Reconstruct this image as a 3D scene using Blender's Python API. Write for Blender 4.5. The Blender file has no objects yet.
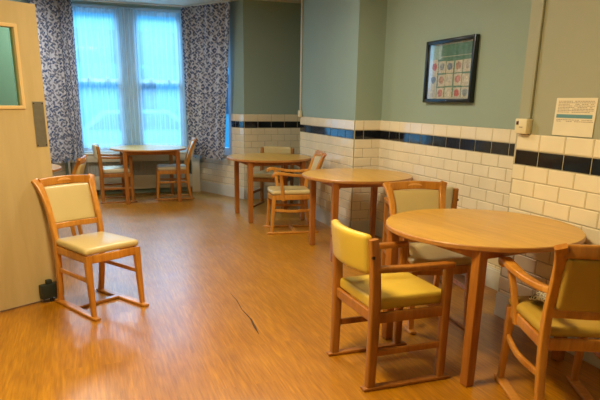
import bpy, bmesh, math, random
from mathutils import Vector, Matrix, noise
random.seed(7)
col = bpy.context.scene.collection
PI = math.pi
V = Vector

# ------------------------------------------------------------------ materials
def nmat(name):
    m = bpy.data.materials.new(name); m.use_nodes = True
    nt = m.node_tree; b = nt.nodes['Principled BSDF']
    return m, nt, b
def N(nt, t, **kw):
    n = nt.nodes.new(t)
    for k, v in kw.items():
        if k in n.inputs: n.inputs[k].default_value = v
        else: setattr(n, k, v)
    return n
def ramp(nt, stops):
    r = nt.nodes.new('ShaderNodeValToRGB'); e = r.color_ramp.elements
    while len(e) > 1: e.remove(e[0])
    e[0].position = stops[0][0]; e[0].color = (*stops[0][1], 1)
    for p, c in stops[1:]:
        x = e.new(p); x.color = (*c, 1)
    return r
def srgb(r, g, b):
    f = lambda c: (c/255/12.92) if c/255 <= .04045 else ((c/255+.055)/1.055)**2.4
    return (f(r), f(g), f(b))
def mul(c, k): return tuple(x*k for x in c)

def plain(name, c, rough=.5, var=.08, scale=6, bump=0, bscale=60, metal=0, spec=.5, coat=0):
    m, nt, b = nmat(name); L = nt.links.new
    tc = N(nt, 'ShaderNodeTexCoord'); no = N(nt, 'ShaderNodeTexNoise', Scale=scale, Detail=4.0)
    L(tc.outputs['Object'], no.inputs['Vector'])
    r = ramp(nt, [(.3, mul(c, 1-var)), (.7, mul(c, 1+var))]); L(no.outputs['Fac'], r.inputs['Fac'])
    L(r.outputs['Color'], b.inputs['Base Color'])
    b.inputs['Roughness'].default_value = rough; b.inputs['Metallic'].default_value = metal
    b.inputs['Specular IOR Level'].default_value = spec
    b.inputs['Coat Weight'].default_value = coat
    if bump:
        n2 = N(nt, 'ShaderNodeTexNoise', Scale=bscale, Detail=3.0); L(tc.outputs['Object'], n2.inputs['Vector'])
        bp = N(nt, 'ShaderNodeBump', Strength=bump, Distance=.01); L(n2.outputs['Fac'], bp.inputs['Height'])
        L(bp.outputs['Normal'], b.inputs['Normal'])
    return m

def wood(name, dark, light, axis='Z', rough=.35, scale=9, coat=.2):
    m, nt, b = nmat(name); L = nt.links.new
    tc = N(nt, 'ShaderNodeTexCoord'); mp = N(nt, 'ShaderNodeMapping')
    s = {'X': (.12, 1, 1), 'Y': (1, .12, 1), 'Z': (1, 1, .12)}[axis]
    mp.inputs['Scale'].default_value = s
    L(tc.outputs['Object'], mp.inputs['Vector'])
    n1 = N(nt, 'ShaderNodeTexNoise', Scale=scale*5.0, Detail=5.0, Roughness=.6, Distortion=.4)
    n2 = N(nt, 'ShaderNodeTexNoise', Scale=scale*.6, Detail=2.0, Distortion=1.0)
    L(mp.outputs[0], n1.inputs['Vector']); L(mp.outputs[0], n2.inputs['Vector'])
    mx = N(nt, 'ShaderNodeMath', operation='ADD'); L(n1.outputs['Fac'], mx.inputs[0]); L(n2.outputs['Fac'], mx.inputs[1])
    hf = N(nt, 'ShaderNodeMath', operation='MULTIPLY'); L(mx.outputs[0], hf.inputs[0]); hf.inputs[1].default_value = .5
    r = ramp(nt, [(.36, dark), (.62, light)]); L(hf.outputs[0], r.inputs['Fac'])
    L(r.outputs['Color'], b.inputs['Base Color'])
    b.inputs['Roughness'].default_value = rough; b.inputs['Coat Weight'].default_value = coat
    b.inputs['Coat Roughness'].default_value = .2
    return m

M = {}
M['frame_wood'] = wood('honey beech wood', srgb(176, 110, 36), srgb(214, 148, 60), 'Z', .3, 8, .35)
M['frame_wood_y'] = wood('beech wood', srgb(142, 86, 28), srgb(174, 112, 44), 'Z', .35, 8, .25)
M['leg_wood'] = wood('table leg wood', srgb(146, 86, 28), srgb(178, 110, 40), 'Z', .38, 8, .2)
M['table_top'] = wood('oak laminate', srgb(196, 142, 46), srgb(222, 170, 66), 'Y', .3, 7, .15)
M['table_edge'] = wood('table edging', srgb(168, 112, 52), srgb(190, 132, 66), 'X', .4, 7, .1)
M['yellow_vinyl'] = plain('yellow vinyl', srgb(212, 180, 68), .38, .06, 4, .12, 260)
M['cream_vinyl'] = plain('cream vinyl', srgb(206, 184, 128), .33, .05, 4, .1, 240, coat=.1)
M['pale_vinyl'] = plain('pale vinyl', srgb(214, 204, 172), .36, .05, 4, .1, 240)
M['gold_vinyl'] = plain('gold vinyl', srgb(186, 152, 62), .4, .06, 4, .12, 240)
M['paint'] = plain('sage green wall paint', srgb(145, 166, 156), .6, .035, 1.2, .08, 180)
M['paint_mid_lit'] = plain('sage wall paint mid-lit tone', srgb(147, 163, 145), .6, .04, 1, .08, 180)  # same sage paint, less blue: mid-room light put into the colour
M['paint_warm_lit'] = plain('sage wall paint warm-lit tone', srgb(158, 158, 134), .6, .05, .9, .08, 180)  # same sage paint with the warm foreground light put into its colour
M['tile'] = plain('cream glazed tile', srgb(232, 218, 188), .12, .05, 3.1, .04, 14, spec=.6)
M['black_tile'] = plain('black glazed tile', srgb(26, 27, 32), .08, .2, 5, .03, 14, spec=.7)
M['grout'] = plain('tile grout', srgb(178, 166, 138), .8, .1, 20)
M['white_paint'] = plain('white gloss paint', srgb(214, 212, 202), .35, .04, 4)
M['window_white'] = plain('window frame paint', srgb(196, 212, 222), .4, .04, 4)
M['ceiling'] = plain('ceiling paint', srgb(212, 208, 194), .8, .04, 2)
M['door_cream'] = wood('cream door leaf', srgb(190, 168, 122), srgb(204, 182, 136), 'Z', .42, 3, .05)
M['door_bead'] = plain('door bead', srgb(226, 196, 142), .4, .04, 5)
M['steel'] = plain('brushed steel', srgb(150, 148, 140), .4, .08, 30, metal=.8)
M['slot_glint'] = plain('carved grip highlight', srgb(236, 176, 104), .35, .1, 20)  # pale tone is the highlight on the carved slot, painted in
M['bracket'] = plain('table bracket', srgb(120, 74, 36), .5, .1, 20)
M['plastic_dark'] = plain('dark plastic', srgb(38, 46, 42), .4, .15, 12)
M['plastic_cream'] = plain('cream plastic', srgb(222, 208, 170), .45, .03, 6)
M['red_dark'] = plain('dark red lens', srgb(78, 32, 24), .4, .05, 6)
M['frame_black'] = plain('black picture frame', srgb(26, 30, 32), .25, .1, 10)
M['paper'] = plain('white paper', srgb(226, 214, 186), .7, .03, 6)
M['ink'] = plain('printed ink', srgb(150, 132, 112), .8, .1, 30)
M['blue_ink'] = plain('blue printed band', srgb(96, 142, 150), .7, .05, 30)
M['green_print'] = plain('green printed card', srgb(92, 138, 104), .6, .15, 20)
M['mint_print'] = plain('pale mint print', srgb(176, 200, 184), .6, .1, 12)
M['radiator'] = plain('radiator enamel', srgb(172, 168, 158), .45, .04, 4)
M['panel_cream'] = plain('cream painted panel', srgb(206, 194, 166), .45, .04, 4)
M['dark_gap'] = plain('dark recess', srgb(70, 66, 62), .8, .1, 8)
M['scuff'] = plain('dark scuff', srgb(70, 44, 20), .7, .2, 60)
M['rubber'] = plain('dark rubber', srgb(40, 30, 24), .8, .1, 20)
M['brass'] = plain('bolt metal', srgb(70, 44, 24), .5, .1, 20, metal=.5)

def floor_mat():
    m, nt, b = nmat('oak vinyl floor'); L = nt.links.new
    tc = N(nt, 'ShaderNodeTexCoord')
    mp = N(nt, 'ShaderNodeMapping'); mp.inputs['Rotation'].default_value = (0, 0, PI/2)
    L(tc.outputs['Object'], mp.inputs['Vector'])
    br = N(nt, 'ShaderNodeTexBrick', offset=.37, squash=1.0)
    br.inputs['Scale'].default_value = 1; br.inputs['Brick Width'].default_value = 1.3; br.inputs['Row Height'].default_value = .105
    br.inputs['Mortar Size'].default_value = .0006; br.inputs['Color1'].default_value = (0, 0, 0, 1); br.inputs['Color2'].default_value = (1, 1, 1, 1)
    br.inputs['Mortar'].default_value = (.3, .3, .3, 1)
    L(mp.outputs[0], br.inputs['Vector'])
    # per-plank shifted grain
    sh = N(nt, 'ShaderNodeVectorMath', operation='MULTIPLY'); sh.inputs[1].default_value = (3, 7, 5); L(br.outputs['Color'], sh.inputs[0])
    ad = N(nt, 'ShaderNodeVectorMath', operation='ADD'); L(tc.outputs['Object'], ad.inputs[0]); L(sh.outputs[0], ad.inputs[1])
    m2 = N(nt, 'ShaderNodeMapping'); m2.inputs['Scale'].default_value = (1, .07, 1); L(ad.outputs[0], m2.inputs['Vector'])
    nz = N(nt, 'ShaderNodeTexNoise', Scale=11.0, Detail=3.0, Distortion=.8); L(m2.outputs[0], nz.inputs['Vector'])
    rings = N(nt, 'ShaderNodeMath', operation='MULTIPLY'); rings.inputs[1].default_value = 40; L(nz.outputs['Fac'], rings.inputs[0])
    sn = N(nt, 'ShaderNodeMath', operation='SINE'); L(rings.outputs[0], sn.inputs[0])
    fine = N(nt, 'ShaderNodeTexNoise', Scale=90.0, Detail=4.0); L(m2.outputs[0], fine.inputs['Vector'])
    c1 = ramp(nt, [(.3, srgb(158, 99, 5)), (.7, srgb(192, 131, 14))]); L(fine.outputs['Fac'], c1.inputs['Fac'])
    r2 = ramp(nt, [(.35, (.8, .78, .74)), (.9, (1.04, 1.06, 1.08))])
    sc = N(nt, 'ShaderNodeMapRange'); sc.inputs['From Min'].default_value = -1; sc.inputs['From Max'].default_value = 1
    L(sn.outputs[0], sc.inputs['Value']); L(sc.outputs[0], r2.inputs['Fac'])
    mx = N(nt, 'ShaderNodeMix', data_type='RGBA', blend_type='MULTIPLY'); mx.inputs[0].default_value = .5
    L(c1.outputs['Color'], mx.inputs[6]); L(r2.outputs['Color'], mx.inputs[7])
    r3 = ramp(nt, [(0, (.88, .86, .84)), (1, (1.06, 1.06, 1.06))]); L(br.outputs['Color'], r3.inputs['Fac'])
    m3 = N(nt, 'ShaderNodeMix', data_type='RGBA', blend_type='MULTIPLY'); m3.inputs[0].default_value = .8
    L(mx.outputs[2], m3.inputs[6]); L(r3.outputs['Color'], m3.inputs[7])
    L(m3.outputs[2], b.inputs['Base Color'])
    wr = N(nt, 'ShaderNodeTexNoise', Scale=2.3, Detail=5.0); L(tc.outputs['Object'], wr.inputs['Vector'])
    rr = N(nt, 'ShaderNodeMapRange'); rr.inputs['To Min'].default_value = .2; rr.inputs['To Max'].default_value = .5
    L(wr.outputs['Fac'], rr.inputs['Value']); L(rr.outputs[0], b.inputs['Roughness'])
    bp = N(nt, 'ShaderNodeBump', Strength=.12, Distance=.004); L(fine.outputs['Fac'], bp.inputs['Height']); L(bp.outputs['Normal'], b.inputs['Normal'])
    b.inputs['Specular IOR Level'].default_value = .6
    b.inputs['Coat Weight'].default_value = .35; b.inputs['Coat Roughness'].default_value = .28; L(bp.outputs['Normal'], b.inputs['Coat Normal'])
    return m
M['floor'] = floor_mat()

def curtain_mat():
    m, nt, b = nmat('leaf print curtain'); L = nt.links.new
    uv = N(nt, 'ShaderNodeTexCoord')
    masks = []
    for k, (rot, off) in enumerate([(.65, 0), (-.65, .45)]):
        mp = N(nt, 'ShaderNodeMapping'); mp.inputs['Rotation'].default_value = (0, 0, rot)
        mp.inputs['Location'].default_value = (off, off*1.3, 0); mp.inputs['Scale'].default_value = (1, 1, 1)
        L(uv.outputs['UV'], mp.inputs['Vector'])
        m2 = N(nt, 'ShaderNodeMapping'); m2.inputs['Scale'].default_value = (12, 24, 1); L(mp.outputs[0], m2.inputs['Vector'])
        vo = N(nt, 'ShaderNodeTexVoronoi', Scale=1.0, Randomness=.55); vo.voronoi_dimensions = '2D'
        L(m2.outputs[0], vo.inputs['Vector'])
        lt = N(nt, 'ShaderNodeMath', operation='LESS_THAN'); lt.inputs[1].default_value = .31; L(vo.outputs['Distance'], lt.inputs[0])
        masks.append((lt, vo))
    a, bb = masks
    c1 = ramp(nt, [(0, srgb(72, 86, 122)), (.5, srgb(98, 108, 138)), (1, srgb(138, 138, 146))]); L(a[1].outputs['Color'], c1.inputs['Fac'])
    c2 = ramp(nt, [(0, srgb(82, 96, 130)), (1, srgb(148, 146, 150))]); L(bb[1].outputs['Color'], c2.inputs['Fac'])
    x1 = N(nt, 'ShaderNodeMix', data_type='RGBA'); x1.inputs[6].default_value = (*srgb(196, 198, 208), 1)
    L(a[0].outputs[0], x1.inputs[0]); L(c1.outputs['Color'], x1.inputs[7])
    x2 = N(nt, 'ShaderNodeMix', data_type='RGBA'); L(bb[0].outputs[0], x2.inputs[0]); L(x1.outputs[2], x2.inputs[6]); L(c2.outputs['Color'], x2.inputs[7])
    L(x2.outputs[2], b.inputs['Base Color']); b.inputs['Roughness'].default_value = .9
    b.inputs['Specular IOR Level'].default_value = .1
    tr = N(nt, 'ShaderNodeBsdfTranslucent'); L(x2.outputs[2], tr.inputs['Color'])
    ms = N(nt, 'ShaderNodeMixShader'); ms.inputs[0].default_value = .04
    L(b.outputs[0], ms.inputs[1]); L(tr.outputs[0], ms.inputs[2]); L(ms.outputs[0], nt.nodes['Material Output'].inputs['Surface'])
    return m
M['curtain'] = curtain_mat()

def sheer_mat(name, alpha, c):
    m, nt, b = nmat(name); L = nt.links.new; nt.nodes.remove(b)
    df = N(nt, 'ShaderNodeBsdfDiffuse'); df.inputs['Color'].default_value = (*c, 1)
    tr = N(nt, 'ShaderNodeBsdfTranslucent'); tr.inputs['Color'].default_value = (*c, 1)
    tp = N(nt, 'ShaderNodeBsdfTransparent')
    m1 = N(nt, 'ShaderNodeMixShader'); m1.inputs[0].default_value = .6; L(df.outputs[0], m1.inputs[1]); L(tr.outputs[0], m1.inputs[2])
    m2 = N(nt, 'ShaderNodeMixShader')
    lw = N(nt, 'ShaderNodeLayerWeight', Blend=.45)
    mr = N(nt, 'ShaderNodeMapRange'); mr.inputs['To Min'].default_value = alpha; mr.inputs['To Max'].default_value = min(1, alpha+.5)
    L(lw.outputs['Facing'], mr.inputs['Value']); L(mr.outputs[0], m2.inputs[0])
    L(tp.outputs[0], m2.inputs[1]); L(m1.outputs[0], m2.inputs[2]); L(m2.outputs[0], nt.nodes['Material Output'].inputs['Surface'])
    return m
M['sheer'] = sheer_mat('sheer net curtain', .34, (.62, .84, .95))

def glass_mat(name, tint, refl=.12):
    m, nt, b = nmat(name); L = nt.links.new; nt.nodes.remove(b)
    gl = N(nt, 'ShaderNodeBsdfGlossy'); gl.inputs['Roughness'].default_value = .03
    tp = N(nt, 'ShaderNodeBsdfTransparent'); tp.inputs['Color'].default_value = (*tint, 1)
    ms = N(nt, 'ShaderNodeMixShader'); fr = N(nt, 'ShaderNodeLayerWeight', Blend=.2)
    mr = N(nt, 'ShaderNodeMapRange'); mr.inputs['To Min'].default_value = refl*.4; mr.inputs['To Max'].default_value = min(1, refl*5)
    L(fr.outputs['Fresnel'], mr.inputs['Value']); L(mr.outputs[0], ms.inputs[0])
    L(tp.outputs[0], ms.inputs[1]); L(gl.outputs[0], ms.inputs[2]); L(ms.outputs[0], nt.nodes['Material Output'].inputs['Surface'])
    return m
M['glass'] = glass_mat('window glass', (.9, .97, 1), .008)
M['door_glass'] = glass_mat('door vision glass', (.72, .9, .82), .1)
M['frame_glass'] = glass_mat('picture glass', (.97, .98, .97), .08)

def emis(name, c, s):
    m, nt, b = nmat(name); b.inputs['Base Color'].default_value = (*c, 1)
    b.inputs['Emission Color'].default_value = (*c, 1); b.inputs['Emission Strength'].default_value = s
    return m
M['diffuser'] = emis('light diffuser', (1, .9, .72), 4)

# ------------------------------------------------------------------ mesh helpers
def tag(o, label=None, cat=None, group=None, kind=None):
    if label: o['label'] = label
    if cat: o['category'] = cat
    if group: o['group'] = group
    if kind: o['kind'] = kind
    return o
def obj(name, bm, mats, parent=None, smooth=True, kind=None, angle=40):
    me = bpy.data.meshes.new(name); bmesh.ops.recalc_face_normals(bm, faces=bm.faces[:])
    bm.to_mesh(me); bm.free()
    for m in (mats if isinstance(mats, (list, tuple)) else [mats]): me.materials.append(m)
    if smooth:
        me.polygons.foreach_set('use_smooth', [True]*len(me.polygons))
        me.set_sharp_from_angle(angle=math.radians(angle))
    o = bpy.data.objects.new(name, me); col.objects.link(o)
    if parent: o.parent = parent
    if kind: o['kind'] = kind
    return o
def empty(name, loc=(0, 0, 0), rz=0):
    o = bpy.data.objects.new(name, None); o.empty_display_size = .1; o.location = loc; o.rotation_euler = (0, 0, rz)
    col.objects.link(o); return o
def copy_tree(o, parent=None):
    c = o.copy(); col.objects.link(c); c.parent = parent
    for ch in [x for x in bpy.data.objects if x.parent == o]: copy_tree(ch, c)
    return c
def box(bm, lo, hi, bev=0, mi=0):
    x0, y0, z0 = lo; x1, y1, z1 = hi
    r = bmesh.ops.create_cube(bm, size=1)
    for v in r['verts']:
        v.co = V(((x0+x1)/2+v.co.x*(x1-x0), (y0+y1)/2+v.co.y*(y1-y0), (z0+z1)/2+v.co.z*(z1-z0)))
    fs = {f for v in r['verts'] for f in v.link_faces}
    for f in fs: f.material_index = mi
    if bev:
        es = {e for v in r['verts'] for e in v.link_edges}
        rr = bmesh.ops.bevel(bm, geom=list(es), offset=bev, segments=2, profile=.5, affect='EDGES')
        for f in rr['faces']: f.material_index = mi
def rbox(bm, size, rad, warp=None, n=8):
    """rounded soft box centred on origin, warped by a function"""
    sx, sy, sz = [s/2 for s in size]; rad = min(rad, sx*.98, sy*.98, sz*.98)
    def lin(a, r): # parametric positions
        inner = max(a-r, 0)
        k = 4
        s = [-a + r*(1-math.cos(i/k*PI/2)) for i in range(k)]
        mid = [-inner + 2*inner*i/n for i in range(n+1)]
        return s+mid+[-q for q in reversed(s)]
    X, Y, Z = lin(sx, min(rad, sx)), lin(sy, min(rad, sy)), lin(sz, min(rad, sz))
    grid = {}
    def vert(i, j, k):
        key = (i, j, k)
        if key not in grid:
            p = V((X[i], Y[j], Z[k]))
            q = V([max(-a_+rad, min(a_-rad, c_)) for a_, c_ in zip((sx, sy, sz), p)])
            d = p-q
            if d.length > 1e-9: p = q+d.normalized()*rad
            if warp: p = V(warp(p))
            grid[key] = bm.verts.new(p)
        return grid[key]
    a, b_, c = len(X)-1, len(Y)-1, len(Z)-1
    for i in range(a):
        for j in range(b_):
            bm.faces.new((vert(i, j, 0), vert(i+1, j, 0), vert(i+1, j+1, 0), vert(i, j+1, 0)))
            bm.faces.new((vert(i, j, c), vert(i+1, j, c), vert(i+1, j+1, c), vert(i, j+1, c)))
    for i in range(a):
        for k in range(c):
            bm.faces.new((vert(i, 0, k), vert(i+1, 0, k), vert(i+1, 0, k+1), vert(i, 0, k+1)))
            bm.faces.new((vert(i, b_, k), vert(i+1, b_, k), vert(i+1, b_, k+1), vert(i, b_, k+1)))
    for j in range(b_):
        for k in range(c):
            bm.faces.new((vert(0, j, k), vert(0, j+1, k), vert(0, j+1, k+1), vert(0, j, k+1)))
            bm.faces.new((vert(a, j, k), vert(a, j+1, k), vert(a, j+1, k+1), vert(a, j, k+1)))
def catmull(pts, n):
    out = []
    P = [pts[0]]+list(pts)+[pts[-1]]
    for i in range(1, len(P)-2):
        p0, p1, p2, p3 = P[i-1], P[i], P[i+1], P[i+2]
        for k in range(n):
            t = k/n
            out.append(tuple(.5*((2*b)+(-a+c)*t+(2*a-5*b+4*c-d)*t*t+(-a+3*b-3*c+d)*t**3) for a, b, c, d in zip(p0, p1, p2, p3)))
    out.append(tuple(pts[-1])); return out
def sweep(bm, pts, side, n=6, round_=1, smooth=True, e=.34):
    """pts: (x,y,z,width,depth): width runs along `side`, depth across it"""
    P = catmull([tuple(map(float, p)) for p in pts], n) if (smooth and len(pts) > 2) else [tuple(map(float, p)) for p in pts]
    side = V(side).normalized(); rings = []
    K = 16
    sec = []
    for i in range(K):
        a = 2*PI*(i+.5)/K; c, s = math.cos(a), math.sin(a); 
        sec.append((math.copysign(abs(c)**e, c), math.copysign(abs(s)**e, s)))
    for i, p in enumerate(P):
        a = V(P[max(i-1, 0)][:3]); b = V(P[min(i+1, len(P)-1)][:3]); t = (b-a).normalized()
        s = (side-t*side.dot(t)).normalized(); d = t.cross(s)
        rings.append([bm.verts.new(V(p[:3])+s*(u*p[3]/2)+d*(w*p[4]/2)) for u, w in sec])
    for a, b in zip(rings, rings[1:]):
        for i in range(K): bm.faces.new((a[i], a[(i+1) % K], b[(i+1) % K], b[i]))
    bm.faces.new(rings[0]); bm.faces.new(rings[-1][::-1])
def B(): return bmesh.new()

# ------------------------------------------------------------------ camera
H = 1.40; F_PX, PITCH, ROLL, YAW = 576.5, .28, .012, .343
fwd = V((math.sin(YAW)*math.cos(PITCH), math.cos(YAW)*math.cos(PITCH), -math.sin(PITCH)))
rt = V((math.cos(YAW), -math.sin(YAW), 0)); up = rt.cross(fwd)
r2 = rt*math.cos(ROLL)+up*math.sin(ROLL); u2 = -rt*math.sin(ROLL)+up*math.cos(ROLL)
cd = bpy.data.cameras.new('camera'); cam = bpy.data.objects.new('camera', cd); col.objects.link(cam)
cam.matrix_world = Matrix(((r2.x, u2.x, -fwd.x, 0), (r2.y, u2.y, -fwd.y, 0), (r2.z, u2.z, -fwd.z, H), (0, 0, 0, 1)))
cd.sensor_width = 36; cd.lens = F_PX/600*36; cd.shift_x = (300-292.5)/600; cd.shift_y = (268.1-200)/600
cd.clip_start = .05; cd.clip_end = 200
bpy.context.scene.camera = cam

# ------------------------------------------------------------------ room shell
ZC = 2.74                       # ceiling
TW, TH, ZT = .203, .094, 1.128  # tile width, height, top of the black band
XD, XC, XE = 2.973, 2.668, 2.61
YC, YB, YA, YE, YW = 5.6, 7.224, 8.304, 3.08, 9.36
XA = 2.2; XBAY = 1.74; XL = -1.5
def slab_floor(name, pts, z0, z1, m):
    bm = B(); vs = [bm.verts.new((x, y, z0)) for x, y in pts]; f = bm.faces.new(vs)
    r = bmesh.ops.extrude_face_region(bm, geom=[f])
    for v in r['geom']:
        if isinstance(v, bmesh.types.BMVert): v.co.z = z1
    return obj(name, bm, m, smooth=False, kind='structure')
foot = [(-1.7, -1.6), (3.8, -1.6), (3.8, 8.5), (2.35, 8.5), (1.9, 9.6), (-.4, 9.6), (-.9, 8.5), (-1.7, 8.5)]
slab_floor('floor', foot, -.1, 0, M['floor'])
slab_floor('ceiling', foot, ZC, ZC+.1, M['ceiling'])

def wall_run(name, a, b, openings=(), tiled=True, paint='paint', thick=.12, off=0, phase=0, skirt=True, z1=ZC, ztile=1.228):
    """vertical wall from a to b (room side on the left of a->b).  openings: (s0,s1,z0,z1)"""
    a = V((*a, 0)); b = V((*b, 0)); d = (b-a); Ln = d.length; d.normalize(); n = V((-d.y, d.x, 0))
    def P(s, q, z): return a+d*s+n*q+V((0, 0, z))
    def bx(bm, s0, s1, q0, q1, z0, z1, mi=0):
        c = [P(s, q, z) for s in (s0, s1) for q in (q0, q1) for z in (z0, z1)]
        v = [bm.verts.new(x) for x in c]
        for f in ((0, 1, 3, 2), (4, 6, 7, 5), (0, 4, 5, 1), (2, 3, 7, 6), (0, 2, 6, 4), (1, 5, 7, 3)):
            bm.faces.new([v[i] for i in f]).material_index = mi
    bm = B()
    # panels around the openings
    ss = sorted({0, Ln}|{o[0] for o in openings}|{o[1] for o in openings})
    for s0, s1 in zip(ss, ss[1:]):
        cuts = [(o[2], o[3]) for o in openings if o[0] <= s0+1e-6 and o[1] >= s1-1e-6]
        z = 0
        for c0, c1 in sorted(cuts):
            if c0 > z: bx(bm, s0, s1, -thick, 0, z, c0)
            z = c1
        if z < z1: bx(bm, s0, s1, -thick, 0, z, z1)
    w = obj(name, bm, M[paint], smooth=False, kind='structure')
    if tiled:
        bm = B()
        g, e = .0018, .005   # grout half gap, cushion edge
        def tile(s0, s1, z0, z1, mi):
            s0 += g; s1 -= g; z0 += g; z1 -= g
            if s1-s0 < .012: return
            e_ = min(e, (s1-s0)/3)
            o = [P(s0, .004, z0), P(s1, .004, z0), P(s1, .004, z1), P(s0, .004, z1)]
            i = [P(s0+e_, .0085, z0+e_), P(s1-e_, .0085, z0+e_), P(s1-e_, .0085, z1-e_), P(s0+e_, .0085, z1-e_)]
            # tiny random tilt so glazed faces catch the light unevenly
            t = [random.uniform(-.0004, .0004) for _ in range(4)]
            i = [q+n*k for q, k in zip(i, t)]
            ov = [bm.verts.new(q) for q in o]; iv = [bm.verts.new(q) for q in i]
            bm.faces.new(iv).material_index = mi
            for k in range(4): bm.faces.new((ov[k], ov[(k+1) % 4], iv[(k+1) % 4], iv[k])).material_index = mi
        def free(s0, s1, z0, z1):
            segs = [(s0, s1)]
            for o in openings:
                if o[2] < z1-.01 and o[3] > z0+.01:
                    ns = []
                    for x0, x1 in segs:
                        if o[1] <= x0 or o[0] >= x1: ns.append((x0, x1)); continue
                        if o[0] > x0: ns.append((x0, o[0]))
                        if o[1] < x1: ns.append((o[1], x1))
                    segs = ns
            return segs
        rows = [(ZT, ztile, 0, 0), (ZT-TH, ZT, 1, 0)]
        z = ZT-TH; k = 1
        while z > .17:
            rows.append((max(z-TH, .14), z, 0, k)); z -= TH; k += 1
        for z0, z1_, mi, k in rows:
            s = -TW+(phase+(TW/2 if k % 2 else 0)) % TW
            while s < Ln:
                for x0, x1 in free(max(s, 0), min(s+TW, Ln), z0, z1_): tile(x0, x1, z0, z1_, mi)
                s += TW
        # grout bed
        for s0, s1 in zip(ss, ss[1:]):
            cuts = [o for o in openings if o[0] <= s0+1e-6 and o[1] >= s1-1e-6]
            top = min([ztile]+[o[2] for o in cuts])
            bx(bm, s0, s1, -.0005, .0045, 0, top, 2)
        t = obj('tiling', bm, [M['tile'], M['black_tile'], M['grout']], w, smooth=False)
    if skirt:
        bm = B()
        for q, za, zb in ((.018, 0, .15), (.013, .15, .165)): bx(bm, -0.0, Ln, .0, q, za, zb)
        sk = obj('baseboard_'+name.split('_', 1)[1], bm, M['white_paint'], smooth=False, kind='structure')
    return w
# right-hand side, walking towards the camera: room lies to the left of a->b when walking +Y on right... keep a->b so that the left normal faces the room
wall_run('wall_right_near', (XE, -1.6), (XE, YE), paint='paint_warm_lit', phase=(YE+1.6-.013) % TW)
wall_run('wall_right_step', (XE+.003, YE-.001), (XD+.12, YE), tiled=False, thick=.02, skirt=False, paint='paint_warm_lit')
wall_run('wall_right_middle', (XD, YE-.02), (XD, YC), paint='paint_mid_lit', phase=(YC-YE+.02) % TW)
wall_run('wall_pier_front', (XD, YC), (XC+.003, YC), paint='paint_mid_lit', phase=0)
wall_run('wall_pier_side', (XC, YC+.002), (XC, YB), phase=0)
wall_run('wall_recess_return', (XC+.003, YB), (3.6, YB), thick=.02, tiled=False, skirt=False)
wall_run('wall_recess_side', (3.6, YB-.1), (3.6, YA), tiled=False, skirt=False)
wall_run('wall_back', (3.7, YA), (XA, YA), phase=(3.7-XA) % TW)
Ls = math.hypot(XA-XBAY, YW-YA)
wall_run('wall_bay_right', (XA, YA), (XBAY, YW), openings=[(.30, Ls-.1, .62, 2.5)], phase=0)
WZ0, WZ1, WX0, WX1 = .655, 2.70, -.09, 1.54
XBL = -.30
wall_run('wall_window', (XBAY, YW), (XBL, YW), openings=[(XBAY-WX1, XBAY-WX0, WZ0, WZ1)], tiled=False, thick=.2, skirt=False)
wall_run('wall_bay_left', (XBL, YW), (XBL-.46, YA), openings=[(.12, Ls-.3, .62, 2.5)], tiled=True)
wall_run('wall_back_left', (XBL-.46, YA), (XL, YA))
wall_run('wall_left', (XL, YA), (XL, 3.5), tiled=False)
wall_run('wall_left_return', (XL, 3.87), (-1.06, 3.87), tiled=False)
wall_run('wall_left_near', (-1.06, 3.87), (-1.06, -1.5), tiled=False)
wall_run('wall_behind', (-1.06, -1.5), (XE+.1, -1.5), tiled=False)

# ------------------------------------------------------------------ windows
def window(name, a, b, z0, z1, mullion=None, rail=None, depth=.12):
    """frame, sashes and panes between plan points a and b"""
    a = V((*a, 0)); b = V((*b, 0)); d = b-a; Ln = d.length; ang = math.atan2(d.y, d.x)
    root = empty(name, (a.x, a.y, 0), ang); root['kind'] = 'structure'
    bm = B(); t = .05
    box(bm, (0, 0, z0), (t, depth, z1)); box(bm, (Ln-t, 0, z0), (Ln, depth, z1)); box(bm, (t, 0, z1-t), (Ln-t, depth, z1)); box(bm, (t, 0, z0), (Ln-t, depth, z0+.06))
    bays = [(t, Ln-t)]
    if mullion:
        box(bm, (mullion[0], -.01, z0+.06), (mullion[1], depth, z1-t)); bays = [(t, mullion[0]), (mullion[1], Ln-t)]
    obj('window_frame', bm, M['window_white'], root, smooth=False)
    for x0, x1 in bays:
        lo = B(); s = .045
        zr = rail
        for (za, zb, y0) in ((z0+.06, zr+.02, .02), (zr-.02, z1-t, .06)):
            box(lo, (x0, y0, za), (x0+s, y0+.035, zb)); box(lo, (x1-s, y0, za), (x1, y0+.035, zb))
            box(lo, (x0+s, y0, zb-s), (x1-s, y0+.035, zb)); box(lo, (x0+s, y0, za), (x1-s, y0+.035, za+s))
            g = B(); box(g, (x0+s, y0+.014, za+s), (x1-s, y0+.02, zb-s))
            obj('pane', g, M['glass'], root, smooth=False)
        obj('sash', lo, M['window_white'], root, smooth=False)
        ct = B()
        for q in (.3, .7):
            xx = x0+(x1-x0)*q; box(ct, (xx-.025, -.005, zr+.02), (xx+.025, .02, zr+.045), .003)
        obj('sash_fastener', ct, M['steel'], root, smooth=False)
    return root
window('window_1', (WX0, YW), (WX1, YW), WZ0, WZ1, (.69, .93), 1.68)
dS = V((XBAY-XA, YW-YA)).normalized(); pa = V((XA, YA))+dS*(Ls-.1); pb = V((XA, YA))+dS*.30
window('window_2', pa, pb, .62, 2.5, None, 1.62, .1)
dL = V((-.46, YA-YW)).normalized(); pa = V((XBL, YW))+dL*(Ls-.3); pb = V((XBL, YW))+dL*.12
window('window_3', pa, pb, .62, 2.5, None, 1.62, .1)
bm = B(); box(bm, (WX0-.04, YW-.07, WZ0-.03), (WX1+.06, YW+.04, WZ0+.005), .006); obj('trim_window_sill', bm, M['window_white'], kind='structure')
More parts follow.
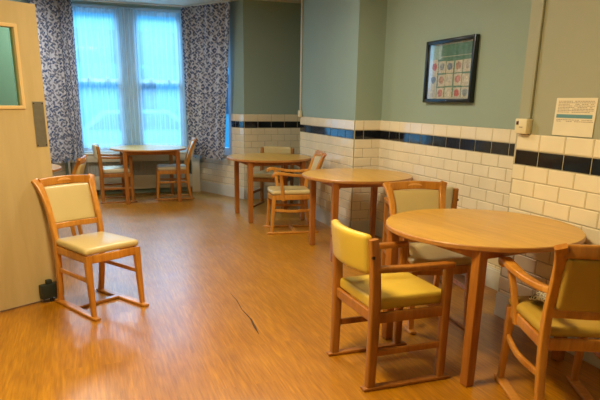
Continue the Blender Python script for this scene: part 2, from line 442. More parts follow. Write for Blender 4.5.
bm = B(); box(bm, (-.3, YW-.03, 2.702), (1.72, YW-.001, ZC)); obj('trim_window_head', bm, M['paint'], kind='structure', smooth=False)

# ------------------------------------------------------------------ curtains
def cloth(name, path, z0, z1, m, folds, amp, seed=0, flare=1.0, parent=None, hem=.01, topamp=.7, uvs=1.0, pivot=.5):
    """vertical hanging cloth following a plan path with pleats"""
    P = [V(p) for p in path]; seg = [(b-a).length for a, b in zip(P, P[1:])]; T = sum(seg)
    nS, nZ = int(folds*10), 26
    rnd = random.Random(seed); ph = [rnd.uniform(-.8, .8) for _ in range(folds+2)]; am = [rnd.uniform(.6, 1.25) for _ in range(folds+2)]
    def at(s):
        for (a, b), L_ in zip(zip(P, P[1:]), seg):
            if s <= L_ or L_ == seg[-1] and (a, b) == (P[-2], P[-1]):
                d = (b-a)/L_; return a+d*s, V((-d.y, d.x))
            s -= L_
        d = (P[-1]-P[-2]).normalized(); return P[-1], V((-d.y, d.x))
    bm = B(); uvl = bm.loops.layers.uv.new('UVMap'); rows = []
    for j in range(nZ+1):
        tz = j/nZ; z = z1+(z0-z1)*tz; row = []
        arc = 0; prev = None
        for i in range(nS+1):
            s = i/nS; ff = s*folds; k = int(ff); fr = ff-k
            w = am[k]*(1-fr)+am[k+1]*fr; pp = ph[k]*(1-fr)+ph[k+1]*fr
            drift = .25*math.sin(tz*3+k*1.3+seed)
            q = amp*w*(topamp+(1-topamp)*tz)*math.sin(2*PI*ff+pp*tz*1.2+drift)
            q += amp*.22*math.sin(2*PI*ff*2.3+seed+tz*2)
            c, nn = at(s*T)
            mid = P[0].lerp(P[-1], pivot)
            c = mid+(c-mid)*(1+(flare-1)*tz)
            zz = z+(hem*math.sin(ff*5+seed) if j == nZ else 0)
            p = V((c.x+nn.x*q, c.y+nn.y*q, zz))
            if prev is not None: arc += (p.xy-prev.xy).length
            prev = p
            row.append((bm.verts.new(p), arc, z))
        rows.append(row)
    for r0, r1 in zip(rows, rows[1:]):
        for i in range(nS):
            qs = (r0[i], r0[i+1], r1[i+1], r1[i])
            f = bm.faces.new([q[0] for q in qs])
            for l, q in zip(f.loops, qs): l[uvl].uv = (q[1]*uvs, q[2]*uvs)
    return obj(name, bm, m, parent, angle=180)

cl = cloth('curtain', [(.0, YW-.235), (-.2, YW-.24), (-.50, 8.68)], .56, 2.715, M['curtain'], 8, .042, 3, .94, hem=.03)
tag(cl, 'leaf-print curtain gathered at the left of the window beside the cream door', 'curtain', 'leaf-print curtains')
cr = cloth('curtain', [(1.50, YW-.19), (1.53, YW-.22), (2.05, 8.41)], .58, 2.715, M['curtain'], 7, .044, 5, .80, hem=.03, pivot=.1)
tag(cr, 'leaf-print curtain gathered at the right of the window beside the tiled corner', 'curtain', 'leaf-print curtains')
# sheers
s1 = cloth('net_curtain', [(-.04, YW-.035), (.66, YW-.035)], .70, 2.66, M['sheer'], 9, .012, 11)
tag(s1, 'sheer white net curtain over the left half of the window', 'net curtain', 'net curtains')
s2 = cloth('net_curtain', [(.84, YW-.035), (1.5, YW-.035)], .70, 2.66, M['sheer'], 9, .012, 12)
tag(s2, 'sheer white net curtain over the right half of the window', 'net curtain', 'net curtains')
s3 = cloth('net_curtain', [(.60, YW-.075), (.85, YW-.075)], .70, 2.67, M['sheer'], 4, .022, 13)
tag(s3, 'bunched net curtain hanging down the middle of the window between both halves', 'net curtain', 'net curtains')
rd = B(); sweep(rd, [(-.08, YW-.05, 2.675, .012, .012), (1.53, YW-.05, 2.675, .012, .012)], (0, 0, 1), smooth=False)
tag(obj('curtain_rod', rd, M['window_white']), 'thin white rod across the window top carrying the net curtains', 'curtain rod')
tr = empty('curtain_track', (0, 0, 0))
for pth in ([(-.52, 8.72), (-.2, YW-.21), (.4, YW-.21), (1.48, YW-.21), (1.53, YW-.22), (2.05, 8.41)],):
    t = B(); sweep(t, [(x, y, 2.725, .02, .022) for x, y in pth], (0, 0, 1), smooth=False); obj('rail', t, M['white_paint'], tr)
tag(tr, 'white curtain track fixed to the ceiling above the leaf-print curtains', 'curtain track')

# ------------------------------------------------------------------ radiator behind table, boxed shelf
rc = empty('radiator_cover', (0, 0, 0))
bm = B(); box(bm, (-.22, 9.235, .605), (1.70, YW-.005, .632), .005); obj('top_shelf', bm, M['panel_cream'], rc)
bm = B(); box(bm, (-.22, 9.24, .50), (1.66, 9.256, .60), .003); obj('upper_rail', bm, M['panel_cream'], rc)
bm = B(); box(bm, (-.22, 9.24, .08), (1.6, 9.256, .29), .003); obj('lower_rail', bm, M['panel_cream'], rc)
bm = B(); box(bm, (1.58, 9.235, 0), (1.71, YW-.005, .60), .004); obj('side_panel', bm, M['panel_cream'], rc)
bm = B(); box(bm, (-.25, 9.235, 0), (-.22, YW-.02, .60), .004); obj('side_panel', bm, M['panel_cream'], rc)
tag(rc, 'long low cream painted radiator cover running under the window', 'radiator cover')
ra = empty('radiator', (0, 0, 0))
bm = B(); box(bm, (-.2, 9.30, .12), (1.5, 9.35, .56), .01)
for i in range(42): box(bm, (-.18+i*.04, 9.285, .14), (-.155+i*.04, 9.305, .54), .005)
obj('panel', bm, M['radiator'], ra)
for x in (-.1, 1.4):
    bm = B(); box(bm, (x, 9.31, 0), (x+.03, 9.34, .12)); obj('foot', bm, M['radiator'], ra)
tag(ra, 'grey ribbed radiator seen through the slot of the low cover under the window', 'radiator')

# ------------------------------------------------------------------ door
D0 = V((-.226, 4.378, 0)); DD = V((.407, .247, 0)).normalized(); hinge = D0-DD*.88
droot = empty('door_1', hinge, math.atan2(DD.y, DD.x)); droot['kind'] = 'structure'   # local x to the free edge, -y faces the camera
DW = .88; gx0, gx1, gz0, gz1 = .19, DW-.158, 1.355, 1.84
bm = B(); th = .044
for lo, hi in [((0, 0, .012), (gx0, th, 1.99)), ((gx1, 0, .012), (DW, th, 1.99)), ((gx0, 0, .012), (gx1, th, gz0)), ((gx0, 0, gz1), (gx1, th, 1.99))]: box(bm, lo, hi)
bmesh.ops.remove_doubles(bm, verts=bm.verts[:], dist=1e-5)
obj('door_leaf', bm, M['door_cream'], droot, smooth=False)
bm = B(); w_ = .018
for lo, hi in [((gx0-w_, -.01, gz0-w_), (gx0+.004, th+.01, gz1+w_)), ((gx1-.004, -.01, gz0-w_), (gx1+w_, th+.01, gz1+w_)), ((gx0, -.01, gz0-w_), (gx1, th+.01, gz0+.004)), ((gx0, -.01, gz1-.004), (gx1, th+.01, gz1+w_))]:
    box(bm, lo, hi, .004)
obj('glazing_bead', bm, M['door_bead'], droot, smooth=False)
bm = B(); box(bm, (gx0+.002, th/2-.003, gz0+.002), (gx1-.002, th/2+.003, gz1-.002)); obj('vision_pane', bm, M['door_glass'], droot, smooth=False)
bm = B(); box(bm, (DW-.092, -.0025, 1.088), (DW-.014, -.0002, 1.385), .0008)
pl = obj('push_plate', bm, M['steel'], droot, smooth=False); pl['label'] = 'grey metal push plate'
bm = B()
for x in (DW-.082, DW-.022):
    for z in (1.1, 1.373):
        box(bm, (x-.004, -.0045, z-.004), (x+.004, -.0025, z+.004), .001)
obj('screw', bm, M['brass'], pl, smooth=False)
hd = empty('door_holder', hinge+DD*(DW-.12), math.atan2(DD.y, DD.x))
bm = B(); box(bm, (-.075, -.062, .03), (.065, -.006, .135), .008); obj('housing', bm, M['plastic_dark'], hd)
bm = B(); box(bm, (-.03, -.05, .13), (.012, -.015, .165), .008); obj('button', bm, M['plastic_dark'], hd)
bm = B(); sweep(bm, [(.0, -.035, .0, .022, .022), (0, -.035, .035, .022, .022)], (1, 0, 0), smooth=False); obj('plunger', bm, M['rubber'], hd)
tag(hd, 'small black hold-open box at the foot of the cream door', 'door holder')

# ------------------------------------------------------------------ tables
def make_table(r, rot=0, off=.33):
    root = empty('round_table')
    zt = .75; th = .026
    bm = B(); K = 96
    prof = [(0, zt), (r-.02, zt), (r-.004, zt-.0006), (r, zt-.005), (r, zt-th+.004), (r-.004, zt-th), (0, zt-th)]
    rings = []
    for q, z in prof:
        rings.append([bm.verts.new((0, 0, z))] if q == 0 else [bm.verts.new((q*math.cos(2*PI*i/K), q*math.sin(2*PI*i/K), z)) for i in range(K)])
    for a, b in zip(rings, rings[1:]):
        for i in range(K):
            if len(a) == 1: bm.faces.new((a[0], b[i], b[(i+1) % K]))
            elif len(b) == 1: bm.faces.new((a[i], a[(i+1) % K], b[0]))
            else:
                f = bm.faces.new((a[i], a[(i+1) % K], b[(i+1) % K], b[i]))
                if rings.index(a) >= 2: f.material_index = 1
    obj('tabletop', bm, [M['table_top'], M['table_edge']], root)
    bm = B()
    for sx in (-1, 1):
        box(bm, (sx*off-.012, -off+.03, zt-th-.05), (sx*off+.012, off-.03, zt-th-.001), .002)
        box(bm, (-off+.03, sx*off-.012, zt-th-.05), (off-.03, sx*off+.012, zt-th-.001), .002)
    obj('apron_rail', bm, M['leg_wood'], root)
    for sx in (-1, 1):
        for sy in (-1, 1):
            bm = B(); sweep(bm, [(sx*off, sy*off, 0.004, .052, .052), (sx*off, sy*off, zt-th-.001, .055, .055)], (1, 0, 0), smooth=False, e=.14)
            lg = obj('leg', bm, M['leg_wood'], root)
            bm = B(); sweep(bm, [(sx*off, sy*off, 0, .04, .04), (sx*off, sy*off, 0.006, .04, .04)], (1, 0, 0), smooth=False)
            obj('foot_pad', bm, M['rubber'], lg)
            bm = B(); sweep(bm, [(sx*(off-.02), sy*(off-.02), zt-th-.07, .03, .02), (sx*(off-.13), sy*(off-.13), zt-th-.012, .03, .02)], (sx, -sy, 0), smooth=False)
            obj('corner_brace', bm, M['leg_wood'], root)
    return root
TABLES = [
 ('front', 2.065, 2.64, .53, math.radians(8), 'round oak-topped table nearest the camera, against the tiled wall under the paper notice'),
 ('mid', 2.42, 4.99, .52, math.radians(-4), 'round oak-topped table tucked beside the tiled pier below the framed picture'),
 ('back', 2.145, 6.93, .52, 0, 'round oak-topped table in the corner between the tiled pier and the window bay'),
 ('bay', .875, 8.70, .54, 0, 'round wooden table standing in the bay before the net-curtained window'),
 ('door', -.755, 6.3, .52, 0, 'round table mostly hidden behind the open cream door'),
]
T = {}
for k, x, y, r, rz, lab in TABLES:
    t = make_table(r, off={'bay': .36, 'front': .345}.get(k, .33))
    t.location = (x, y, 0); t.rotation_euler.z = rz
    tag(t, lab, 'table', 'round dining tables'); T[k] = t

# ------------------------------------------------------------------ chairs (local: faces +Y, seat centre on origin)
def showwood_chair(name, pad, arms=False, bow=False, pale=None, wood_m='frame_wood'):
    root = empty(name); W = M[wood_m]; PD = M[pad]
    hw = .178; yb = -.215; yf = .20
    # rear posts, raked and flared outward at the top
    for s in (-1, 1):
        bm = B()
        sweep(bm, [(s*(hw-.015), yb-.045, .018, .036, .034), (s*(hw-.01), yb-.012, .22, .036, .038), (s*(hw-.005), yb, .42, .038, .044), (s*(hw-.0), yb-.018, .57, .036, .04),
                   (s*(hw+.004), yb-.062, .72, .038, .034), (s*(hw+.016), yb-.108, .82, .048, .03), (s*(hw+.036), yb-.14, .870, .05, .026)], (1, 0, 0))
        obj('back_post', bm, W, root)
    # crest rail: curved in plan, with a slot grip
    bm = B(); n = 10
    pts = []
    for i in range(n+1):
        u = -1+2*i/n
        pts.append((u*(hw+.012), yb-.124-.028*(1-u*u)+.004, .842+.012*(1-u*u)+.006*abs(u)**3, .056, .026))
    sweep(bm, pts, (0, 0, 1), n=2)
    cr = obj('crest_rail', bm, W, root)
    for dy in (-.0135, .0135):
        bm = B(); yy = yb-.148+dy
        sweep(bm, [(-.05, yy+.002, .852, .004, .004), (-.03, yy, .858, .012, .004), (0, yy, .86, .015, .004), (.03, yy, .858, .012, .004), (.05, yy+.002, .852, .004, .004)], (0, 0, 1), n=3)
        obj('grip_slot', bm, M['slot_glint'], cr)
    bm = B(); sweep(bm, [(-hw+.01, yb-.026, .555, .04, .022), (0, yb-.044, .555, .04, .022), (hw-.01, yb-.026, .555, .04, .022)], (0, 0, 1)); obj('back_rail', bm, W, root)
    # upholstered back panel
    bm = B()
    def wp(p):
        t = (p.z+.15)/.30                       # 0 bottom .. 1 top
        x = p.x*(.985+.10*t)
        y = p.y+yb-.030-.085*t-.02*(1-(p.x/.2)**2)
        return (x, y, .572+.25*t)
    rbox(bm, (.325, .044, .30), .02, wp); obj('back_pad', bm, PD, root)
    # seat
    bm = B()
    def ws(p):
        t = (p.y+.225)/.45
        x = p.x*(.90+.13*t)
        y = p.y
        if bow or arms: y = p.y+(.03*(1-(p.x/.23)**2) if t > .5 else 0)*(t-.5)*2
        z = p.z+.452+(.012*(1-(p.x/.23)**2)*(1-(p.y/.23)**2) if p.z > 0 else 0)
        return (x, y, z)
    rbox(bm, (.405, .43, .046), .023, ws); obj('seat', bm, M[pale] if pale else PD, root)
    # aprons
    bm = B()
    fw = hw+.008
    if bow:
        sweep(bm, [(-fw, yf-.01, .40, .055, .022), (-.12, yf+.022, .40, .055, .022), (0, yf+.032, .40, .055, .022), (.12, yf+.022, .40, .055, .022), (fw, yf-.01, .40, .055, .022)], (0, 0, 1), n=3)
    else:
        sweep(bm, [(-fw, yf, .40, .055, .022), (0, yf+.012, .40, .055, .022), (fw, yf, .40, .055, .022)], (0, 0, 1), n=4)
    sweep(bm, [(-hw+.01, yb, .40, .055, .022), (hw-.01, yb, .40, .055, .022)], (0, 0, 1), smooth=False)
    for s in (-1, 1): sweep(bm, [(s*(hw-.004), yb, .40, .055, .022), (s*fw, yf, .40, .055, .022)], (0, 0, 1), smooth=False)
    obj('seat_rail', bm, W, root)
    for s in (-1, 1):
        bm = B(); sweep(bm, [(s*(fw+.004), yf+.028, .018, .03, .03), (s*(fw+.002), yf+.012, .25, .038, .038), (s*fw, yf, .425, .046, .046)], (1, 0, 0)); obj('front_leg', bm, W, root)
        bm = B()
        if bow:
            sweep(bm, [(s*(hw-.006), yb-.01, .255, .03, .02), (s*(hw+.02), 0, .25, .03, .02), (s*(fw), yf+.008, .262, .03, .02)], (0, 0, 1))
        else:
            sweep(bm, [(s*(hw-.01), yb-.01, .255, .03, .018), (s*fw, yf+.01, .255, .03, .018)], (0, 0, 1), smooth=False)
        obj('stretcher', bm, W, root)
        bm = B(); sweep(bm, [(s*(hw-.014), yb-.085, .010, .045, .016), (s*(hw-.01), yb-.06, .011, .05, .021), (s*(fw+.004), yf+.05, .011, .05, .021), (s*(fw+.004), yf+.078, .010, .042, .014)], (1, 0, 0), smooth=False)
        obj('floor_runner', bm, W, root)
    bm = B(); sweep(bm, [(-hw+.01, -.04, .012, .045, .02), (hw-.01, -.04, .012, .045, .02)], (0, 1, 0), smooth=False); obj('cross_bar', bm, W, root)
    if arms:
        for s in (-1, 1):
            bm = B()
            sweep(bm, [(s*(hw+.006), yb-.035, .655, .032, .03), (s*(hw+.022), yb+.06, .645, .036, .03), (s*(hw+.045), -.02, .645, .042, .03), (s*(hw+.066), .10, .662, .05, .032),
                       (s*(hw+.072), .18, .668, .054, .036), (s*(hw+.070), .215, .652, .05, .036), (s*(hw+.064), .222, .630, .03, .024)], (1, 0, 0))
            ar = obj('armrest', bm, W, root)
            bm = B(); sweep(bm, [(s*(hw+.008), .10, .37, .034, .04), (s*(hw+.03), .115, .50, .03, .036), (s*(hw+.058), .135, .65, .03, .036)], (1, 0, 0)); obj('arm_support', bm, W, ar)
    return root

def square_chair(name, pad, wood_m='frame_wood_y', pad_back='', bolt=True):
    """square-post armchair: padded curved back, box cushion, straight arms on front posts"""
    root = empty(name); W = M[wood_m]
    hw = .225; yb = -.205; yf = .20
    for s in (-1, 1):
        bm = B(); sweep(bm, [(s*hw, yb-.004, .02, .04, .046), (s*hw, yb, .30, .042, .05), (s*hw, yb-.0, .48, .042, .052), (s*hw, yb-.01, .66, .042, .048), (s*hw, yb-.025, .785, .038, .044)], (1, 0, 0)); obj('back_post', bm, W, root)
        bm = B(); sweep(bm, [(s*hw, yf, .02, .038, .042), (s*hw, yf, .615, .038, .045)], (1, 0, 0), smooth=False); obj('front_post', bm, W, root)
        bm = B(); sweep(bm, [(s*hw, yb+.0, .635, .044, .03), (s*hw, 0, .628, .048, .03), (s*hw, yf+.022, .628, .05, .03)], (1, 0, 0)); obj('armrest', bm, W, root)
        bm = B(); sweep(bm, [(s*hw, yb, .385, .055, .022), (s*hw, yf, .385, .055, .022)], (0, 0, 1), smooth=False); obj('side_rail', bm, W, root)
        bm = B(); sweep(bm, [(s*hw, yb, .20, .034, .02), (s*hw, yf, .20, .034, .02)], (0, 0, 1), smooth=False); obj('stretcher', bm, W, root)
        bm = B(); sweep(bm, [(s*hw, yb-.045, .009, .045, .014), (s*hw, yb-.03, .010, .045, .019), (s*hw, yf+.04, .010, .045, .019), (s*hw, yf+.055, .009, .045, .014)], (1, 0, 0), smooth=False); obj('floor_runner', bm, W, root)
    bm = B(); sweep(bm, [(-hw, yf, .385, .055, .022), (hw, yf, .385, .055, .022)], (0, 0, 1), smooth=False); obj('front_rail', bm, W, root)
    bm = B(); sweep(bm, [(-hw, yb, .385, .055, .022), (hw, yb, .385, .055, .022)], (0, 0, 1), smooth=False); obj('rear_rail', bm, W, root)
    bm = B()
    def ws(p):
        z = p.z+.443+(.008*(1-(p.x/.22)**2)*(1-(p.y/.22)**2) if p.z > 0 else 0)
        return (p.x, p.y+.012, z)
    rbox(bm, (.408, .43, .062), .018, ws); obj('seat', bm, M[pad], root)
    bm = B()
    def wp(p):
        t = (p.z+.11)/.22
        return (p.x, p.y+yb-.01-.02*t-.042*(1-(p.x/.22)**2), .605+.2*t)
    rbox(bm, (.41, .05, .22), .024, wp, n=10); obj('back_pad', bm, M[pad], root)
    if bolt:
        bm = B()
        for s in (-1, 1): sweep(bm, [(s*(hw+.012), yb-.03, .70, .014, .014), (s*(hw+.026), yb-.03, .70, .014, .014)], (0, 0, 1), smooth=False)
        obj('bolt', bm, M['brass'], root)
    return root

def place(o, x, y, face, label, group):
    """face: direction the chair looks at, in degrees from +X"""
    o.location = (x, y, 0); o.rotation_euler.z = math.radians(face-90)
    tag(o, label, 'chair', group); return o

sideA = showwood_chair('dining_chair', 'cream_vinyl')
place(sideA, .02, 4.105, -60, 'armless honey wood chair with cream seat, standing alone before the open cream door', 'show-wood dining chairs')
armA = showwood_chair('dining_armchair', 'cream_vinyl', arms=True, bow=True)
place(armA, 2.095, 3.17, -100, 'honey wood armchair with cream back panel on the far side of the nearest table', 'show-wood dining armchairs')
armR = showwood_chair('dining_armchair', 'gold_vinyl', arms=True, bow=True)
place(armR, 2.06, 1.955, 67, 'armchair at the right edge, gold back panel, folded patterned cloth on its seat', 'show-wood dining armchairs')
armT = copy_tree(armA)
place(armT, 2.13, 6.09, 170, 'honey wood armchair turned sideways between the middle table and the back table', 'show-wood dining armchairs')
behind = copy_tree(sideA)
place(behind, -.37, 6.0, 172, 'wooden chair back seen above the lone chair, at the table behind the door', 'show-wood dining chairs')

sqY = square_chair('square_armchair', 'yellow_vinyl')
place(sqY, 1.475, 2.585, 0, 'square-framed armchair with bright yellow vinyl seat and back at the nearest table', 'square-framed armchairs')
sqC = square_chair('square_armchair', 'cream_vinyl')
place(sqC, 2.41, 7.64, 233, 'square-framed armchair with cream seat behind the back table against the tiles', 'square-framed armchairs')
def sq_copy(x, y, f, lab, src):
    c = src if src.get('label') is None else copy_tree(src); return place(c, x, y, f, lab, 'square-framed armchairs')
sq_copy(2.50, 4.0, 70, 'cream padded armchair tucked behind the honey wood armchair, its back edge showing by the tiles', square_chair('square_armchair', 'pale_vinyl'))
sqP = square_chair('square_armchair', 'pale_vinyl')
place(sqP, .40, 8.72, 0, 'square-framed armchair with pale seat at the left of the table in the window bay', 'square-framed armchairs')
showP = showwood_chair('dining_chair', 'pale_vinyl')
place(showP, 1.20, 8.75, 175, 'wooden chair with pale seat at the right of the table in the window bay', 'show-wood dining chairs')

# folded cloth on the right-hand chair
def cloth_mat():
    m, nt, b = nmat('black and white patterned cloth'); L = nt.links.new
    tc = N(nt, 'ShaderNodeTexCoord'); vo = N(nt, 'ShaderNodeTexVoronoi', Scale=55.0, feature='DISTANCE_TO_EDGE'); L(tc.outputs['Object'], vo.inputs['Vector'])
    r = ramp(nt, [(.0, srgb(220, 210, 190)), (.12, srgb(205, 195, 175)), (.2, srgb(52, 40, 34))]); L(vo.outputs['Distance'], r.inputs['Fac'])
    L(r.outputs['Color'], b.inputs['Base Color']); b.inputs['Roughness'].default_value = .8; return m
bm = B()
def wc(p):
    return (p.x+.01*math.sin(p.y*40), p.y, p.z+.004*math.sin(p.x*50)+.004*math.cos(p.y*45))
rbox(bm, (.17, .13, .022), .01, wc)
fc = obj('folded_cloth', bm, cloth_mat()); fc.location = (2.05, 2.07, .512); fc.rotation_euler.z = .5
tag(fc, 'folded black and white patterned cloth on the seat of the right-hand armchair', 'cloth')

# ------------------------------------------------------------------ wall things
pf = empty('picture_frame', (XD-.0005, 4.40, 1.67))   # local: x out of the wall is -x
hw_, hh = .352, .257
bm = B(); fd, fb = .042, .032
for lo, hi in [((-fd, -hw_, -hh), (0, -hw_+fb, hh)), ((-fd, hw_-fb, -hh), (0, hw_, hh)), ((-fd, -hw_+fb, hh-fb), (0, hw_-fb, hh)), ((-fd, -hw_+fb, -hh), (0, hw_-fb, -hh+fb))]: box(bm, lo, hi, .004)
obj('frame', bm, M['frame_black'], pf)
bm = B(); box(bm, (-.012, -hw_+fb, -hh+fb), (-.004, hw_-fb, hh-fb)); bd = obj('backing', bm, M['paper'], pf)
bm = B(); box(bm, (-.0135, -hw_+fb+.015, .12), (-.0125, .18, hh-fb-.012), 0, 0); box(bm, (-.0133, -hw_+fb+.02, -hh+fb+.015), (-.0125, .19, .115), 0, 0); obj('green_header', bm, M['green_print'], bd)
bm = B(); box(bm, (-.0137, .14, .10), (-.0129, hw_-fb-.01, hh-fb-.01)); obj('mint_print', bm, M['mint_print'], bd)
cols_ = [(198, 92, 70), (214, 204, 186), (150, 158, 160), (206, 130, 110), (120, 132, 150), (224, 214, 196), (196, 150, 120)]
pm = [plain('printed photo %d' % i, srgb(*c), .6, .35, 45) for i, c in enumerate(cols_)]
for rI in range(3):
    for cI in range(5):
        y0 = .235-.118*cI+random.uniform(-.006, .006); z0 = .035-.108*rI+random.uniform(-.005, .005)
        bm = B(); box(bm, (-.0150, y0-.052, z0-.048), (-.0139, y0+.052, z0+.048)); cdn = obj('card', bm, M['paper'], bd, smooth=False)
        bm = B()
        K = 14; rr = .040
        vs = [bm.verts.new((-.0156, y0+rr*math.cos(2*PI*i/K)*random.uniform(.8, 1.1), z0+.004+rr*.8*math.sin(2*PI*i/K)*random.uniform(.8, 1.1))) for i in range(K)]
        bm.faces.new(vs); obj('printed_photo', bm, pm[(rI*3+cI*2+rI) % 7], cdn, smooth=False)
bm = B(); box(bm, (-.030, -hw_+fb-.002, -hh+fb-.002), (-.028, hw_-fb+.002, hh-fb+.002)); obj('glass', bm, M['frame_glass'], pf, smooth=False)
bm = B(); sweep(bm, [(-fd-.002, -.02, -hh+.016, .008, .008), (-fd, -.02, -hh+.016, .008, .008)], (0, 1, 0), smooth=False); obj('stud', bm, M['steel'], pf)
tag(pf, 'black framed display of small food pictures under glass on the green wall', 'framed picture')

nt_ = empty('paper_notice', (XE-.001, 2.628, 1.338)); nt_.rotation_euler = (0, .02, 0)
bm = B(); box(bm, (-.003, -.147, -.104), (-.0005, .147, .104)); sh = obj('sheet', bm, M['paper'], nt_, smooth=False)
rnd = random.Random(4)
for i in range(14):
    z = .086-.0085*i
    if -.012 < z < .02: continue
    y = .128; bm = B()
    while y > -.128:
        w = rnd.uniform(.006, .018)
        if rnd.random() < .9: box(bm, (-.0038, y-w, z-.0016), (-.0031, y, z+.0016))
        y -= w+.004
    obj('printed_line', bm, M['ink'], sh, smooth=False, kind='stuff')
bm = B(); box(bm, (-.0038, -.128, -.006), (-.0031, .132, .014)); obj('blue_band', bm, M['blue_ink'], sh, smooth=False)
tag(nt_, 'white printed paper notice with a blue band pinned above the black tiles', 'notice')

cb = empty('call_point', (XE-.009, 3.0, 1.274))
bm = B(); box(bm, (-.04, -.052, -.045), (0.008, .052, .045), .006); obj('housing', bm, M['plastic_cream'], cb)
bm = B(); box(bm, (-.044, .018, .008), (-.0395, .036, .030), .001); ln = obj('lens', bm, M['red_dark'], cb); ln['label'] = 'dark red square lens'
bm = B(); box(bm, (-.0415, -.02, -.008), (-.0398, .01, -.003)); obj('slot', bm, M['ink'], cb, smooth=False)
tag(cb, 'small cream plastic box with a dark red square, at the edge of the near tiles', 'call point')
cn = empty('cable_conduit', (XE-.001, 2.974, 0))
bm = B(); box(bm, (-.016, -.012, 1.322), (0, .012, ZC-.001), .003); obj('trunking', bm, M['paint_warm_lit'], cn)
tag(cn, 'green painted cable trunking rising from the cream box to the ceiling', 'cable trunking')
c2 = empty('cable_conduit', (XC-.004, YB-.02, 0))
bm = B(); box(bm, (-.018, -.012, 1.30), (0, .012, ZC-.001), .003); obj('trunking', bm, M['white_paint'], c2)
tag(c2, 'thin white cable trunking down the far corner of the tiled pier', 'cable trunking')
sk = empty('socket_box', (XC-.0095, YB-.03, 1.262))
bm = B(); box(bm, (-.03, -.04, -.042), (0, .04, .038), .005); obj('housing', bm, M['plastic_cream'], sk)
bm = B(); box(bm, (-.033, -.015, -.015), (-.0295, .015, .015), .001); obj('switch', bm, M['plastic_cream'], sk)
tag(sk, 'small cream switch box at the bottom of the thin white trunking', 'switch box')

# dark scuff in the floor
bm = B(); pts = [(.954, 4.079), (.962, 3.9), (.948, 3.7), (.958, 3.5), (.945, 3.36), (.935, 3.226)]
wd = [.001, .003, .003, .006, .008, .001]
a_ = [bm.verts.new((x-w, y, .0006)) for (x, y), w in zip(pts, wd)]; b_ = [bm.verts.new((x+w, y, .0006)) for (x, y), w in zip(pts, wd)]
for i in range(len(pts)-1): bm.faces.new((a_[i], a_[i+1], b_[i+1], b_[i]))
tag(obj('floor_scuff', bm, M['scuff'], smooth=False), 'long thin dark scuff in the middle of the wood floor', 'scuff mark')

# ------------------------------------------------------------------ outside
ext_road = plain('asphalt', srgb(120, 128, 136), .9, .1, 2); ext_wall = plain('rendered facade', srgb(176, 186, 196), .9, .06, 1)
ext_brick = plain('brick facade', srgb(120, 108, 118), .9, .12, 6); ext_dark = plain('facade window', srgb(70, 88, 112), .3, .1, 3)
bm = B(); box(bm, (-20, 9.7, -.35), (26, 40, -.15)); obj('ground_outside', bm, ext_road, smooth=False, kind='structure')
hb = empty('building', (0, 20, 0))
bm = B(); box(bm, (-12, 0, -.15), (16, 4, 2.5)); obj('wall', bm, ext_wall, hb, smooth=False)
bm = B(); box(bm, (-12, .05, 2.5), (16, 4, 3.5)); obj('brick_band', bm, ext_brick, hb, smooth=False)
bm = B(); box(bm, (-12, .02, 3.5), (16, 4, 9)); obj('upper_wall', bm, ext_wall, hb, smooth=False)
for i, x in enumerate((-6, -3.4, -.8, 1.8, 4.4, 7)):
    bm = B(); K = 12; pts = [(x-.55, 1.0), (x+.55, 1.0)]+[(x+.55*math.cos(PI*k/K), 1.9+.5*math.sin(PI*k/K)) for k in range(K+1)]
    v = [bm.verts.new((p, -.03, z)) for p, z in pts]; bm.faces.new(v); obj('window', bm, ext_dark, hb, smooth=False)
    bm = B(); box(bm, (x-.5, -.03, 4.2), (x+.5, 0, 6.0)); obj('window', bm, ext_dark, hb, smooth=False)
tag(hb, 'pale building with arched windows across the street, seen through the net curtains', 'building')
cr_ = empty('parked_car', (1.15, 14.6, -.15)); paintc = plain('car paint', srgb(150, 178, 200), .25, .03, 2)
bm = B(); sec = [(-1.9, .35), (-1.9, .75), (-1.2, .9), (-.7, 1.32), (.75, 1.34), (1.35, .92), (1.9, .82), (1.95, .35)]
l = [bm.verts.new((x, -.8, z)) for x, z in sec]; r = [bm.verts.new((x, .8, z)) for x, z in sec]
bm.faces.new(l); bm.faces.new(r[::-1])
for i in range(len(sec)): bm.faces.new((l[i], l[(i+1) % 8], r[(i+1) % 8], r[i]))
obj('body', bm, paintc, cr_, smooth=False)
for xs in ([(-1.05, .92), (-.62, 1.26), (0, 1.27), (0, .92)], [(.08, .92), (.08, 1.27), (.68, 1.27), (1.15, .92)]):
    bm = B(); bm.faces.new([bm.verts.new((x, -.81, z)) for x, z in xs]); obj('side_window', bm, ext_dark, cr_, smooth=False)
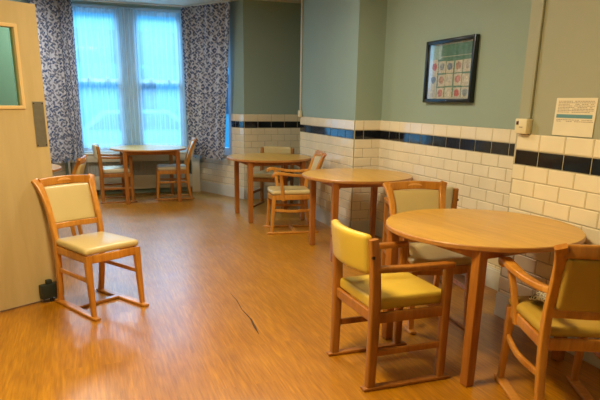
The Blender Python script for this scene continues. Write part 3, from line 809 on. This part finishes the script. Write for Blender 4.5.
for x in (-1.2, 1.25):
    for y in (-.78, .78):
        bm = B(); bmesh.ops.create_cone(bm, cap_ends=True, segments=24, radius1=.31, radius2=.31, depth=.18, matrix=Matrix.Translation((x, y, .31)) @ Matrix.Rotation(PI/2, 4, 'X'))
        obj('wheel', bm, M['rubber'], cr_)
tag(cr_, 'pale car parked in the street, faint behind the net curtains', 'car')

# ------------------------------------------------------------------ light
w = bpy.data.worlds.new('sky'); bpy.context.scene.world = w; w.use_nodes = True
bg = w.node_tree.nodes['Background']; bg.inputs['Color'].default_value = (*srgb(70, 190, 255), 1); bg.inputs['Strength'].default_value = 2.9
def area(name, loc, rot, sx, sy, power, c):
    l = bpy.data.lights.new(name, 'AREA'); l.shape = 'RECTANGLE'; l.size = sx; l.size_y = sy; l.energy = power; l.color = c
    o = bpy.data.objects.new(name, l); o.location = loc; o.rotation_euler = rot; col.objects.link(o); return o
# overcast sky glow above the street, shining down through the bay windows
area('sky_glow', (.9, 12.6, 5.2), (math.radians(-52), 0, 0), 5, 3, 2200, (.45, .75, 1))
def fixture(x, y, power, c):
    root = empty('ceiling_light', (x, y, ZC))
    bm = B(); box(bm, (-.3, -.3, -.05), (.3, .3, 0), .01); obj('housing', bm, M['white_paint'], root)
    bm = B(); box(bm, (-.27, -.27, -.056), (.27, .27, -.05)); obj('diffuser', bm, M['diffuser'], root, smooth=False)
    area('lamp_glow', (x, y, ZC-.07), (0, 0, 0), .5, .5, power, c); return root
tag(fixture(.25, 2.3, 92, (1, .78, .40)), 'square ceiling light above the nearest table, outside the view', 'ceiling light', 'ceiling lights')
tag(fixture(1.1, 4.8, 44, (1, .92, .76)), 'square ceiling light above the middle of the floor, outside the view', 'ceiling light', 'ceiling lights')
tag(fixture(-.35, 7.6, 34, (1, .95, .86)), 'square light added at the far left before the bay to rake the curtains, outside the view', 'ceiling light', 'ceiling lights')  # added fixture, placed to rake light across the curtain folds
sc = bpy.context.scene
sc.view_settings.view_transform = 'Standard'; sc.view_settings.look = 'None'; sc.view_settings.exposure = 0
sc.cycles.use_denoising = True
sc.cycles.max_bounces = 8; sc.cycles.transparent_max_bounces = 24; sc.cycles.sample_clamp_indirect = 6
